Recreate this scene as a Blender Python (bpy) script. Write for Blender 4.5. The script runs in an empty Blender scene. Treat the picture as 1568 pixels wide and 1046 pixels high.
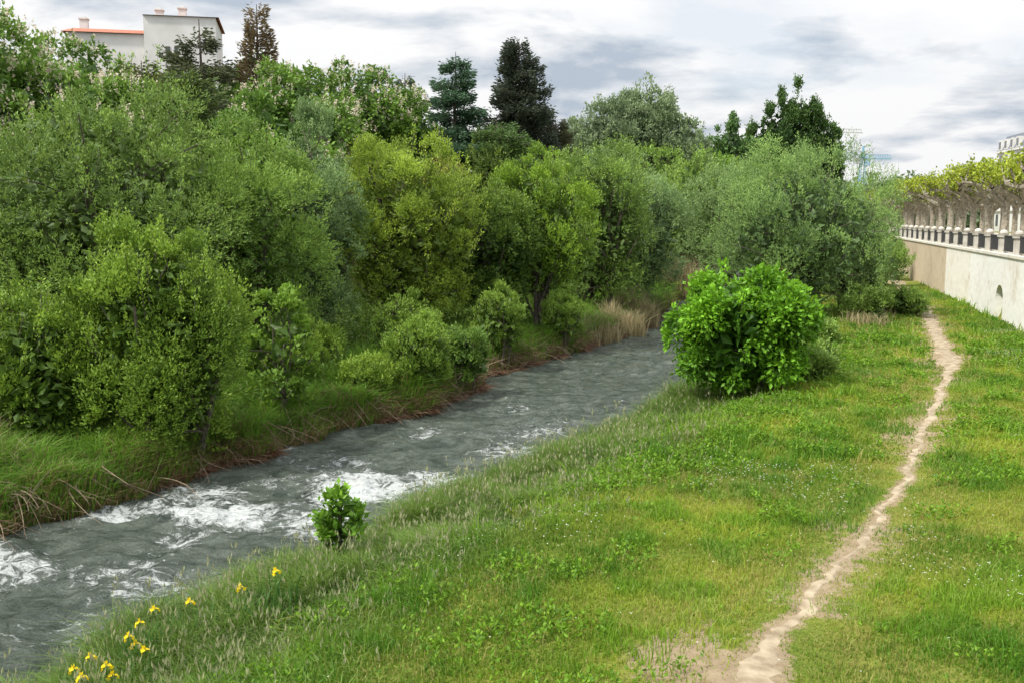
import bpy, math, numpy as np
from mathutils import Vector, noise
rng=np.random.default_rng(11)
scene=bpy.context.scene
scene.view_settings.view_transform='Standard'
try: scene.view_settings.look='None'
except: pass
scene.view_settings.exposure=0

# ------------------------------------------------------------------ layout
LY=np.array([-20,0,10,18.2,21.9,26.2,30.3,33.7,37.2,42.6,54,71,84,120,200,1500.])
LX=np.array([-30,-19.5,-14,-9.7,-7.7,-5.7,-2.9,-1.4,-1.2,1.9,7,11.5,14.4,24,46,390.])
RY=np.array([-20,0,12.3,14.8,17,19.3,23.1,28.8,35.7,50,71,84,120,200,1500.])
RX=np.array([-19,-11.4,-5.5,-4.2,-2.8,-1.55,.55,3.9,7.1,11.9,17.7,21,31,55,400.])
def xl(y): return np.interp(y,LY,LX)+0.18*np.sin(y*1.3)+0.1*np.sin(y*3.1+1)
def xr(y): return np.interp(y,RY,RX)+0.16*np.sin(y*1.1+2)+.08*np.sin(y*2.7)
def wallx(y): return 10.85+0.272*np.asarray(y,float)
def sm(t):
    t=np.clip(t,0,1); return t*t*(3-2*t)
_tabs={}
def vn(x,y,scale=1.,seed=0):
    if seed not in _tabs: _tabs[seed]=np.random.default_rng(seed+100).random((256,256))
    T=_tabs[seed]; x=np.asarray(x)*scale+1000; y=np.asarray(y)*scale+1000
    xi=np.floor(x).astype(int); yi=np.floor(y).astype(int); fx=sm(x-xi); fy=sm(y-yi)
    g=lambda a,b:T[a%256,b%256]
    return (g(xi,yi)*(1-fx)+g(xi+1,yi)*fx)*(1-fy)+(g(xi,yi+1)*(1-fx)+g(xi+1,yi+1)*fx)*fy
def fbm(x,y,s,seed): return (vn(x,y,s,seed)+.5*vn(x,y,s*2.1,seed+1)+.25*vn(x,y,s*4.3,seed+2))/1.75
def H(x,y):
    x=np.asarray(x,float); y=np.asarray(y,float)
    a=xl(y); b=xr(y); dl=a-x; dr=x-b; dw=x-wallx(y)
    river=-0.6*sm(np.minimum(-dl,-dr)/0.7)
    bump=(vn(x,y,.45,3)-.5)*.22+(vn(x,y,1.3,4)-.5)*.07
    right=1.0*sm((dr+.55)/5.2)-.02+bump*sm(dr/2.5)
    fy=1-.6*sm((y-95)/60)
    left=.5*sm(dl/.45)+.5*sm(dl/5)+15*sm((dl-9)/42)*fy+bump*sm(dl/2.)
    z=np.where(dl>0,left,np.where(dr>0,right,river))
    k=sm((dw-.2)/.5)
    return z*(1-k)+4.05*k
PATH=np.array([[1.2,5,.3],[2.2,8.5,.26],[2.66,10.3,.22],[3.3,11.8,.11],[4.0,12.9,.08],[5.05,14.4,.07],[6.4,16.8,.09],[7.7,19,.10],[9.6,22.9,.11],[12.5,28.6,.13],[14.9,33.5,.18],[15.7,35.5,.5],[17.0,39,.30],[18.8,43.8,.32],[22.8,54.8,.36],[29,74,.45],[36,96,.5]])
_py=np.arange(5,96,.1); _px=np.interp(_py,PATH[:,1],PATH[:,0]); _pw=np.interp(_py,PATH[:,1],PATH[:,2])
_k=np.ones(15)/15; _px[7:-7]=np.convolve(_px,_k,'valid'); _px+=.05*np.sin(_py*2.1)+.04*np.sin(_py*4.7)
def pathd(x,y):
    c=np.interp(y,_py,_px); w=np.interp(y,_py,_pw); s=np.interp(y,_py,np.gradient(_px,_py))
    return np.abs(x-c)/np.sqrt(1+s*s)-w

# ------------------------------------------------------------------ mesh builder
class MB:
    def __init__(s): s.v=[];s.c=[];s.f=[];s.n=0
    def add(s,V,F,col=(1,1,1),mat=0):
        V=np.asarray(V,float).reshape(-1,3); F=np.asarray(F,int)
        col=np.asarray(col,float)
        if col.ndim==1: col=np.tile(col,(len(V),1))
        s.v.append(V); s.c.append(col); s.f.append((F+s.n,mat)); s.n+=len(V)
    def build(s,name,mats,smooth=False,parent=None,attrs=None):
        V=np.concatenate(s.v); C=np.concatenate(s.c)
        L=np.concatenate([f.ravel() for f,_ in s.f])
        tot=np.concatenate([np.full(len(f),f.shape[1]) for f,_ in s.f])
        mi=np.concatenate([np.full(len(f),m) for f,m in s.f])
        me=bpy.data.meshes.new(name)
        me.vertices.add(len(V)); me.vertices.foreach_set('co',V.astype(np.float32).ravel())
        me.loops.add(len(L)); me.loops.foreach_set('vertex_index',L.astype(np.int32))
        me.polygons.add(len(tot)); st=np.concatenate([[0],np.cumsum(tot)[:-1]])
        me.polygons.foreach_set('loop_start',st.astype(np.int32))
        me.polygons.foreach_set('material_index',mi.astype(np.int32))
        me.polygons.foreach_set('use_smooth',np.full(len(tot),smooth))
        for m in mats: me.materials.append(m)
        at=me.attributes.new('Col','FLOAT_COLOR','POINT')
        at.data.foreach_set('color',np.concatenate([C,np.ones((len(C),1))],1).astype(np.float32).ravel())
        for k,a in (attrs or {}).items():
            t=me.attributes.new(k,'FLOAT','POINT'); t.data.foreach_set('value',np.asarray(a,np.float32).ravel())
        me.update(calc_edges=True); me.validate()
        ob=bpy.data.objects.new(name,me); scene.collection.objects.link(ob)
        if parent: ob.parent=parent
        return ob
    def box(s,c,size,rz=0,mat=0,col=(1,1,1)):
        x,y,z=[d/2 for d in size]
        v=np.array([[-x,-y,-z],[x,-y,-z],[x,y,-z],[-x,y,-z],[-x,-y,z],[x,-y,z],[x,y,z],[-x,y,z]])
        R=np.array([[math.cos(rz),math.sin(rz),0],[-math.sin(rz),math.cos(rz),0],[0,0,1]])
        s.add(v@R+np.array(c),[[3,2,1,0],[4,5,6,7],[0,1,5,4],[1,2,6,5],[2,3,7,6],[3,0,4,7]],col,mat)
    def tube(s,P,R,n=6,mat=0,col=(1,1,1)):
        P=np.asarray(P,float); R=np.asarray(R,float)
        T=np.gradient(P,axis=0); T/=np.linalg.norm(T,axis=1)[:,None]+1e-9
        ref=np.array([.31,.95,.05]); U=np.cross(T,ref); U/=np.linalg.norm(U,axis=1)[:,None]+1e-9; W=np.cross(T,U)
        a=np.arange(n)*2*math.pi/n
        V=P[:,None]+R[:,None,None]*(np.cos(a)[None,:,None]*U[:,None]+np.sin(a)[None,:,None]*W[:,None])
        i=np.arange(len(P)-1)[:,None]*n; j=np.arange(n)[None]; k=(j+1)%n
        F=np.stack([i+j,i+k,i+n+k,i+n+j],-1).reshape(-1,4)
        s.add(V,F,col,mat)
    def lathe(s,c,prof,n=10,mat=0,col=(1,1,1)):
        prof=np.array(prof,float); P=np.array([[c[0],c[1],c[2]+z] for r,z in prof])
        a=np.arange(n)*2*math.pi/n
        V=P[:,None]+prof[:,0][:,None,None]*np.stack([np.cos(a),np.sin(a),0*a],-1)[None]
        i=np.arange(len(P)-1)[:,None]*n; j=np.arange(n)[None]; k=(j+1)%n
        s.add(V,np.stack([i+j,i+k,i+n+k,i+n+j],-1).reshape(-1,4),col,mat)

def unit(v): return v/(np.linalg.norm(v,axis=-1,keepdims=True)+1e-9)
def rdir(n): return unit(rng.normal(size=(n,3)))
def mixc(a,b,u): return np.array(a)[None]*(1-u[:,None])+np.array(b)[None]*u[:,None]
def leaves(mb,P,D,L,W,col,mat=0,N=None):
    n=len(P); D=unit(D); q=rdir(n) if N is None else unit(N+rdir(n)*.6)
    S=unit(np.cross(D,q)); Nn=np.cross(S,D)
    L=np.broadcast_to(L,(n,))[:,None]; W=np.broadcast_to(W,(n,))[:,None]
    V=np.stack([P,P+D*L*.45+S*W*.5+Nn*L*.08,P+D*L,P+D*L*.45-S*W*.5+Nn*L*.08],1)
    mb.add(V,np.arange(4*n).reshape(n,4),np.repeat(col,4,axis=0),mat)
def blades(mb,P,h,w,lean,col,bias=(0,0),mat=0):
    n=len(P); a=rng.random(n)*6.283; h=np.broadcast_to(h,(n,)); w=np.broadcast_to(w,(n,)); lean=np.broadcast_to(lean,(n,))
    S=np.stack([np.cos(a),np.sin(a),0*a],1)*w[:,None]/2
    b=rng.random(n)*6.283; D=np.stack([np.cos(b)+bias[0],np.sin(b)+bias[1],0*b],1)
    up=np.zeros((n,3)); up[:,2]=1
    m=P+up*(h*.6)[:,None]+D*(lean*h*.25)[:,None]; t=P+up*(h*(1-.25*lean))[:,None]+D*(lean*h)[:,None]
    V=np.stack([P-S,P+S,m+S*.75,m-S*.75,t],1)
    i=np.arange(n)[:,None]*5
    k0=mb.n
    C=np.repeat(col,5,axis=0)
    mb.add(V,i+np.array([[0,1,2,3]]),C,mat)
    F=(i+np.array([[3,2,4]])); mb.f.append((F+k0,mat))

# ------------------------------------------------------------------ materials
def newmat(name):
    m=bpy.data.materials.new(name); m.use_nodes=True; nt=m.node_tree; nt.nodes.clear()
    out=nt.nodes.new('ShaderNodeOutputMaterial'); return m,nt,out
def N(nt,t,**k):
    n=nt.nodes.new(t)
    for a,b in k.items(): setattr(n,a,b)
    return n
def foliage_mat(name,trans=.35,gain=1.,rough=.5,hue=.5):
    m,nt,out=newmat(name)
    at=N(nt,'ShaderNodeAttribute',attribute_name='Col')
    p=N(nt,'ShaderNodeBsdfPrincipled'); p.inputs['Roughness'].default_value=rough; p.inputs['Specular IOR Level'].default_value=.3
    hs=N(nt,'ShaderNodeHueSaturation'); hs.inputs['Value'].default_value=gain; hs.inputs['Saturation'].default_value=1.0; hs.inputs['Hue'].default_value=hue
    nt.links.new(at.outputs['Color'],hs.inputs['Color']); nt.links.new(hs.outputs[0],p.inputs['Base Color'])
    tr=N(nt,'ShaderNodeBsdfTranslucent'); mx=N(nt,'ShaderNodeMixShader'); mx.inputs[0].default_value=trans
    h2=N(nt,'ShaderNodeHueSaturation'); h2.inputs['Hue'].default_value=.485; h2.inputs['Value'].default_value=1.4
    nt.links.new(hs.outputs[0],h2.inputs['Color']); nt.links.new(h2.outputs[0],tr.inputs['Color'])
    nt.links.new(p.outputs[0],mx.inputs[1]); nt.links.new(tr.outputs[0],mx.inputs[2]); nt.links.new(mx.outputs[0],out.inputs[0])
    return m
def rough_mat(name,c1,c2,scale=4.,rough=.85,bump=.3,usecol=False,detail=6,metal=0):
    m,nt,out=newmat(name)
    geo=N(nt,'ShaderNodeNewGeometry'); no=N(nt,'ShaderNodeTexNoise'); no.inputs['Scale'].default_value=scale; no.inputs['Detail'].default_value=detail
    nt.links.new(geo.outputs['Position'],no.inputs['Vector'])
    r=N(nt,'ShaderNodeValToRGB'); r.color_ramp.elements[0].position=.35; r.color_ramp.elements[1].position=.65
    r.color_ramp.elements[0].color=(*c1,1); r.color_ramp.elements[1].color=(*c2,1)
    nt.links.new(no.outputs['Fac'],r.inputs[0])
    p=N(nt,'ShaderNodeBsdfPrincipled'); p.inputs['Roughness'].default_value=rough; p.inputs['Metallic'].default_value=metal
    src=r.outputs[0]
    if usecol:
        at=N(nt,'ShaderNodeAttribute',attribute_name='Col'); mm=N(nt,'ShaderNodeMix',data_type='RGBA',blend_type='MULTIPLY'); mm.inputs[0].default_value=1
        nt.links.new(src,mm.inputs[6]); nt.links.new(at.outputs['Color'],mm.inputs[7]); src=mm.outputs[2]
    nt.links.new(src,p.inputs['Base Color'])
    b=N(nt,'ShaderNodeBump'); b.inputs['Strength'].default_value=bump; b.inputs['Distance'].default_value=.05
    nt.links.new(no.outputs['Fac'],b.inputs['Height']); nt.links.new(b.outputs[0],p.inputs['Normal'])
    nt.links.new(p.outputs[0],out.inputs[0]); return m
M_leaf=foliage_mat('leaf',.28,1.6,.5,.507); M_grass=foliage_mat('grass_blade',.32,1.08,.55); M_flower=foliage_mat('petal',.3,1,.6)
M_bark=rough_mat('bark',(.05,.04,.03),(.13,.11,.085),9,.9,.8)
M_twig=rough_mat('dead_twig',(.7,.7,.7),(1,1,1),9,.9,.5,usecol=True)
M_planebark=rough_mat('plane_bark',(.20,.17,.13),(.42,.38,.31),6,.85,.5)
M_white=rough_mat('white_render',(.58,.575,.56),(.68,.67,.66),.6,.85,.1)
M_tile=rough_mat('roof_tile',(.28,.09,.05),(.40,.16,.09),5,.85,.5)
M_stone=rough_mat('pale_stone',(.45,.42,.37),(.62,.59,.53),2.5,.85,.3)
M_iron=rough_mat('dark_iron',(.03,.03,.035),(.05,.05,.055),8,.5,.1)
M_glass=rough_mat('window_glass',(.06,.07,.08),(.12,.13,.15),1,.15,0)
M_slate=rough_mat('slate',(.10,.115,.14),(.16,.18,.21),4,.6,.2)
M_prom=rough_mat('gravel',(.35,.31,.25),(.48,.43,.36),6,.95,.2)
M_col=rough_mat('painted',(.9,.9,.9),(1,1,1),6,.7,.1,usecol=True)

# ground
def ground_mat():
    m,nt,out=newmat('meadow_ground'); L=nt.links.new
    geo=N(nt,'ShaderNodeNewGeometry')
    def noise_(s,d=6,r=.6):
        n=N(nt,'ShaderNodeTexNoise'); n.inputs['Scale'].default_value=s; n.inputs['Detail'].default_value=d; n.inputs['Roughness'].default_value=r
        L(geo.outputs['Position'],n.inputs['Vector']); return n.outputs['Fac']
    def ramp(f,a,b,ca,cb):
        r=N(nt,'ShaderNodeValToRGB'); e=r.color_ramp.elements; e[0].position=a; e[1].position=b; e[0].color=(*ca,1); e[1].color=(*cb,1); L(f,r.inputs[0]); return r.outputs[0]
    def mix(f,a,b):
        n=N(nt,'ShaderNodeMix',data_type='RGBA'); L(f,n.inputs[0]); L(a,n.inputs[6]); L(b,n.inputs[7]); return n.outputs[2]
    big=ramp(noise_(.5),.38,.62,(.09,.155,.014),(.25,.245,.05))
    fine=ramp(noise_(14,8,.75),.35,.68,(.04,.07,.01),(.24,.26,.05))
    g=N(nt,'ShaderNodeMix',data_type='RGBA'); g.inputs[0].default_value=.55; L(big,g.inputs[6]); L(fine,g.inputs[7])
    dirt=ramp(noise_(5,8,.7),.3,.7,(.20,.15,.09),(.35,.275,.18))
    wear=N(nt,'ShaderNodeAttribute',attribute_name='wear')
    nn=noise_(3.6,10,.78); ad=N(nt,'ShaderNodeMath',operation='ADD'); L(wear.outputs['Fac'],ad.inputs[0]); L(nn,ad.inputs[1])
    msk=ramp(ad.outputs[0],.92,1.02,(0,0,0),(1,1,1))
    c=mix(msk,g.outputs[2],dirt)
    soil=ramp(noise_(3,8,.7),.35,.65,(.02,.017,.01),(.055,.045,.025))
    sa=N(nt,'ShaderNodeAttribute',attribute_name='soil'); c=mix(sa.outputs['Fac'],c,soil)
    p=N(nt,'ShaderNodeBsdfPrincipled'); p.inputs['Roughness'].default_value=.95; p.inputs['Specular IOR Level'].default_value=.1; L(c,p.inputs['Base Color'])
    b=N(nt,'ShaderNodeBump'); b.inputs['Strength'].default_value=.6; b.inputs['Distance'].default_value=.06; L(noise_(14,8,.75),b.inputs['Height']); L(b.outputs[0],p.inputs['Normal'])
    L(p.outputs[0],out.inputs[0]); return m
offL=np.concatenate([[0,.08,.16,.25,.35,.5,.7],np.arange(1,14,.5),np.arange(14,70,2.),[80,100,140,200,300,500,900]])[::-1]
rows=np.concatenate([np.arange(-20,8,2.),np.arange(8,45,.18),np.arange(45,110,1.),np.arange(110,200,6.),[220,260,320,400,550,800,1500]])
cols=[]
for y in rows:
    a=float(xl(y)); b=float(xr(y)); w=float(wallx(y))
    c=np.concatenate([a-offL, a+(b-a)*np.array([.06,.15,.35,.65,.85,.94]), b+(w+.15-b)*np.linspace(0,1,110)**1.1, w+np.array([.3,.42,.55,.7,1.2,4,9,16,30,60,120,250,500,900])])
    cols.append(np.stack([c,np.full(len(c),y)],1))
G=np.stack(cols); nr,nc=G.shape[:2]; gx,gy=G[...,0],G[...,1]; gz=H(gx,gy)
idx=np.arange(nr*nc).reshape(nr,nc)
F=np.stack([idx[:-1,:-1],idx[:-1,1:],idx[1:,1:],idx[1:,:-1]],-1).reshape(-1,4)
def wearf(x,y):
    pd=pathd(x,y)
    w=.58*np.exp(-(np.maximum(pd,0)/.22)**1.3)
    w+=.36*np.exp(-((x-2.35)**2/.45+(y-10.2)**2/.7))+.30*np.exp(-((x-1.5)**2/.5+(y-11.0)**2/.4))
    w+=.36*np.exp(-((pd-.45)/.35)**2)*(vn(x,y,.6,9)>.45)+.28*np.exp(-((pd-1.0)/.5)**2)*(vn(x,y,.4,12)>.5)
    return np.minimum(w,.9)*(x<wallx(y))
wear=wearf(gx,gy)
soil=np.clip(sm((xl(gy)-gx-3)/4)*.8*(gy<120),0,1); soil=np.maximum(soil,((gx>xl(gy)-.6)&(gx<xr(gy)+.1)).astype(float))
mb=MB(); mb.add(np.stack([gx,gy,gz],-1),F)
mb.build('ground',[ground_mat()],True,attrs={'wear':wear,'soil':soil})

M_path=rough_mat('trodden_earth',(.215,.165,.10),(.40,.325,.225),4,.95,.6,detail=12)
mb=MB(); ys=np.arange(6,92,.05); cx=np.interp(ys,_py,_px); w=np.interp(ys,_py,_pw)
e1=w*(.5+1.0*vn(ys,0*ys,1.7,20))+.2*(vn(ys,ys*0,5,21)-.5)+.1*(vn(ys,ys*0,14,24)-.5); e2=w*(.5+1.0*vn(ys,0*ys,1.9,22))+.2*(vn(ys,ys*0,6,23)-.5)+.1*(vn(ys,ys*0,15,25)-.5)
e1=np.maximum(e1,.015); e2=np.maximum(e2,.015)
fr=np.array([-1,-.5,0,.5,1]); X=np.where(fr[None]<0,cx[:,None]+fr[None]*e1[:,None]*1.1,cx[:,None]+fr[None]*e2[:,None]*1.1); Y=np.repeat(ys[:,None],5,1)
Z=H(X,Y)+.014-.03*(np.abs(fr)[None]==1)
idx=np.arange(X.size).reshape(X.shape); F=np.stack([idx[:-1,:-1],idx[:-1,1:],idx[1:,1:],idx[1:,:-1]],-1).reshape(-1,4)
mb.add(np.stack([X,Y,Z],-1),F); mb.build('dirt_path',[M_path],True)

# ------------------------------------------------------------------ river
def water_mat():
    m,nt,out=newmat('river_water'); L=nt.links.new
    geo=N(nt,'ShaderNodeNewGeometry')
    mp=N(nt,'ShaderNodeMapping'); mp.inputs['Rotation'].default_value=(0,0,math.radians(-20)); mp.inputs['Scale'].default_value=(.75,1.15,1)
    L(geo.outputs['Position'],mp.inputs['Vector'])
    def noise_(s,d=5,r=.6,dist=0):
        n=N(nt,'ShaderNodeTexNoise'); n.inputs['Scale'].default_value=s; n.inputs['Detail'].default_value=d; n.inputs['Roughness'].default_value=r; n.inputs['Distortion'].default_value=dist
        L(mp.outputs[0],n.inputs['Vector']); return n.outputs['Fac']
    def ramp(f,a,b,ca,cb):
        r=N(nt,'ShaderNodeValToRGB'); e=r.color_ramp.elements; e[0].position=a; e[1].position=b; e[0].color=(*ca,1); e[1].color=(*cb,1); L(f,r.inputs[0]); return r.outputs[0]
    n1=noise_(2.0,7,.66,.6); n2=noise_(7,6,.65,.5)
    at=N(nt,'ShaderNodeAttribute',attribute_name='foam')
    nf=noise_(4.6,10,.78,1.0)
    ad=N(nt,'ShaderNodeMath',operation='MULTIPLY_ADD'); L(at.outputs['Fac'],ad.inputs[0]); ad.inputs[1].default_value=.25; L(nf,ad.inputs[2])
    fm=ramp(ad.outputs[0],.66,.78,(0,0,0),(1,1,1))
    base=ramp(n1,.35,.65,(.04,.055,.042),(.13,.15,.125))  # paler on the wave crests: glints painted into the water colour
    mx=N(nt,'ShaderNodeMix',data_type='RGBA'); L(fm,mx.inputs[0]); L(base,mx.inputs[6]); mx.inputs[7].default_value=(.60,.63,.62,1)
    p=N(nt,'ShaderNodeBsdfPrincipled'); L(mx.outputs[2],p.inputs['Base Color']); p.inputs['IOR'].default_value=1.33
    rr=N(nt,'ShaderNodeMath',operation='MULTIPLY_ADD'); L(fm,rr.inputs[0]); rr.inputs[1].default_value=.6; rr.inputs[2].default_value=.06; L(rr.outputs[0],p.inputs['Roughness'])
    b1=N(nt,'ShaderNodeBump'); b1.inputs['Strength'].default_value=1; b1.inputs['Distance'].default_value=.36; L(n1,b1.inputs['Height'])
    b2=N(nt,'ShaderNodeBump'); b2.inputs['Strength'].default_value=1; b2.inputs['Distance'].default_value=.08; L(n2,b2.inputs['Height']); L(b1.outputs[0],b2.inputs['Normal'])
    L(b2.outputs[0],p.inputs['Normal']); L(p.outputs[0],out.inputs[0]); return m
rows=np.concatenate([np.arange(-20,9,1.),np.arange(9,34,.1),np.arange(34,60,.25),np.arange(60,130,1.),[150,200,400,1500]])
fr=np.linspace(0,1,90); a=xl(rows)-.25; b=xr(rows)+.25
X=a[:,None]+(b-a)[:,None]*fr[None]; Y=np.repeat(rows[:,None],90,1)
foam=np.zeros_like(X)
for (fx,fy,s1,s2,am) in [(-7.9,19.6,1.0,.7,.8),(-6.2,19.6,1.2,.9,.85),(-4.9,19.3,1.0,.8,.85),(-5.5,18.3,1.6,.5,.65),(-3.6,20.3,.9,.9,.8),(-3.1,21.8,1.0,.9,.95),(-1.7,22.6,1.3,.9,.9),(-9.5,17.0,1.2,.8,.85),(-10.6,15.4,1.1,.7,.7),(-7.8,16.2,1.6,.7,.6),(-5.4,16.0,1.2,.7,.5),(-4.9,22.5,1.6,.9,.65),(-3.8,24.6,1.7,1.,.65),(-6.7,21.6,1.0,.8,.7),(-.2,24.8,1.5,.9,.7),(-3.2,18.4,1.0,.8,.6),(1.2,27.5,1.5,1.,.5),(-1.8,27.,1.6,1.,.5),(.5,31,1.6,1.2,.4)]:
    foam+=am*np.exp(-((X-fx)**2/s1**2+(Y-fy)**2/s2**2))
foam=np.clip(foam,0,1.05); foam=foam*(.45+.9*vn(X,Y,1.7,33))+.9*(vn(X,Y,.8,31)-.36)*np.clip(1.4-Y/60,.4,1)
Zw=np.zeros_like(X)
for i in range(X.shape[0]):
    if 8<Y[i,0]<60:
        for j in range(90):
            x,y=X[i,j],Y[i,j]
            Zw[i,j]=.11*noise.noise((x*.9+y*.4,y*.9-x*.3,0))+.11*(.35-abs(noise.noise((x*1.5,y*2.0,3.))))+.04*noise.noise((x*4,y*5.0,7.))
Zw*=(1+1.2*np.clip(foam,0,1)); Zw+=.02
idx=np.arange(X.size).reshape(X.shape); F=np.stack([idx[:-1,:-1],idx[:-1,1:],idx[1:,1:],idx[1:,:-1]],-1).reshape(-1,4)
mb=MB(); mb.add(np.stack([X,Y,Zw],-1),F); mb.build('river_water',[water_mat()],True,attrs={'foam':foam})

# ------------------------------------------------------------------ trees
def curve(p0,p1,bend,n=6):
    t=np.linspace(0,1,n)[:,None]; p0=np.array(p0,float); p1=np.array(p1,float)
    d=rng.normal(size=3)*bend*np.linalg.norm(p1-p0); d[2]=abs(d[2])
    return p0*(1-t)+p1*t+4*t*(1-t)*d*.5
def tree(name,x,y,ztop,rx,ry=None,zbot=None,nl=22,leaf=.10,lw=.4,count=30000,dark=(.04,.075,.015),light=(.12,.19,.035),
         up=.35,lr=(.26,.44),trunks=1,flowers=0,spread=(.4,.82),bark=None,leafdroop=0.,tw=12,z0=None,lobez=1.0,shoots=None,pf=1.,fill=.08):
    ry=ry or rx; z0=float(H(x,y)) if z0 is None else z0; zbot=z0+.4 if zbot is None else zbot
    c=np.array([x,y,(ztop+zbot)/2]); R=np.array([rx,ry,(ztop-zbot)/2])
    mb=MB()
    k=np.arange(nl)+.5; ph=np.arccos(1-2*k/nl); th=math.pi*(1+5**.5)*k+rng.random()*6
    D=unit(np.stack([np.cos(th)*np.sin(ph),np.sin(th)*np.sin(ph),np.cos(ph)],1)+rng.normal(size=(nl,3))*.35)
    s=rng.uniform(*spread,nl); rl=rng.uniform(*lr,nl)*np.mean(R[:2])*rng.choice([.65,1,1.2],nl)
    s=np.minimum(s,1.04-rl/np.mean(R)*.75)
    LC=c+D*R*s[:,None]
    hi=D[:,2]>.55; rl[hi]*=.85
    wts=rl**2; wts/=wts.sum()
    ntw=count//tw; li=rng.choice(nl,ntw,p=wts)
    td=unit(rdir(ntw)+np.array([0,0,up])+.5*unit(LC[li]-c))
    sc=np.array([1,1,lobez])
    st=LC[li]+td*sc*(rl[li]*rng.uniform(.5,.85,ntw))[:,None]; en=LC[li]+td*sc*(rl[li]*rng.uniform(.85,1.3,ntw))[:,None]
    td2=unit(td+np.array([0,0,up*1.0]))
    en=en+td2*(.12*rl[li])[:,None]
    u=rng.random((ntw,tw)); P=st[:,None]*(1-u[...,None])+en[:,None]*u[...,None]+rng.normal(size=(ntw,tw,3))*leaf*.45
    P=P.reshape(-1,3); Dl=np.repeat(td2,tw,0)+rdir(len(P))*.8; Dl[:,2]-=leafdroop
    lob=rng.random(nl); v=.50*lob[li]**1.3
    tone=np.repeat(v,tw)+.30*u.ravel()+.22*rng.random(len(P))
    ns=int(24+rx*14) if shoots is None else shoots
    if ns:
        d=unit(rdir(ns)*[1,1,.7]+[0,0,.55]); b=c+d*R*rng.uniform(.72,.95,(ns,1)); Ls=rng.uniform(.16,.42,ns)*np.mean(R[:2])**.7*1.1
        e=b+unit(d*.6+np.array([0,0,.9+up*.6])+rdir(ns)*.25)*Ls[:,None]
        m=int(14+Ls.mean()/leaf*4); u2=rng.random((ns,m))
        Q=b[:,None]*(1-u2[...,None])+e[:,None]*u2[...,None]+rng.normal(size=(ns,m,3))*(leaf*.75)*(1.35-u2[...,None])
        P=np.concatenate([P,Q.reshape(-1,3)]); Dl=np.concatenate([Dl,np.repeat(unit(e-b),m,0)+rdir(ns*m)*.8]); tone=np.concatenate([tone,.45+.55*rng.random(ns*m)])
        S=unit(np.cross(e-b,rdir(ns)))*.012
        mb.add(np.stack([b-S-(e-b)*.4,b+S-(e-b)*.4,e+S*.3,e-S*.3],1),np.arange(4*ns).reshape(ns,4),(1,1,1),0)
    ok=P[:,2]>z0-.15
    P=P[ok];Dl=Dl[ok];tone=tone[ok]
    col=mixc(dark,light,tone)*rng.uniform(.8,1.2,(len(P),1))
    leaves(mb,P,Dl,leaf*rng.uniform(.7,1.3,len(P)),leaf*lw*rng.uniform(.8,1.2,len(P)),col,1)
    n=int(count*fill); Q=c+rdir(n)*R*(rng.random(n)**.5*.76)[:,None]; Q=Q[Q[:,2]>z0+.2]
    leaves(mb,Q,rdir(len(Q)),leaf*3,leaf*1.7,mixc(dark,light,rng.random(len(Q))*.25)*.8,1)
    fork=z0+max(.5,(zbot-z0)+.18*(ztop-zbot)); tr=.018*(ztop-z0)+.03
    for tI in range(trunks):
        o=rng.normal(size=2)*(.35 if trunks>1 else 0)*min(1,rx/1.5)
        b=np.array([x+o[0],y+o[1],z0-.2]); tp=c+np.array([o[0]*2,o[1]*2,R[2]*.35]); pts=curve(b,tp,.06,8); rr=np.linspace(tr*(1 if trunks==1 else .6),tr*.25,8); rr[0]*=1.4
        mb.tube(pts,rr,7,0)
        for i in range(tI,nl,trunks):
            f=rng.uniform(.2,.8); bp=pts[int(f*7)]
            if LC[i][2]<bp[2]: bp=pts[min(5,max(1,int((fork-z0)/max(.1,tp[2]-z0)*7)))]
            mb.tube(curve(bp,LC[i],.12,6),np.linspace(tr*.34,tr*.08,6),5,0)
    if flowers:
        li=rng.choice(nl,flowers,p=wts); d=unit(rdir(flowers)+np.array([0,0,.25])+.7*unit(LC[li]-c)); d[:,2]=np.where(d[:,2]<-.2,-d[:,2],d[:,2])
        B=LC[li]+d*(rl[li]*rng.uniform(1.0,1.35,flowers))[:,None]
        m=11; h=rng.random((flowers,m)); P=B[:,None]+np.array([0,0,1])*(h*.38*pf)[...,None]+rng.normal(size=(flowers,m,3))*(.07*(1.15-h))[...,None]
        P=P.reshape(-1,3); col=mixc((.52,.42,.32),(.72,.69,.54),rng.random(len(P)))
        leaves(mb,P,rdir(len(P))+np.array([0,0,.5]),.11,.09,col,2)
    return mb.build(name,[bark or M_bark,M_leaf,M_flower])

W_D=(.05,.085,.018); W_L=(.18,.265,.05)
G_D=(.05,.095,.012); G_L=(.18,.29,.03)
S_D=(.06,.10,.038); S_L=(.19,.27,.10)
Y_D=(.075,.115,.016); Y_L=(.24,.31,.035)
big=dict(nl=72,lr=(.15,.27),spread=(.5,.98))
med=dict(nl=48,lr=(.18,.31),spread=(.5,.98))
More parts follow.
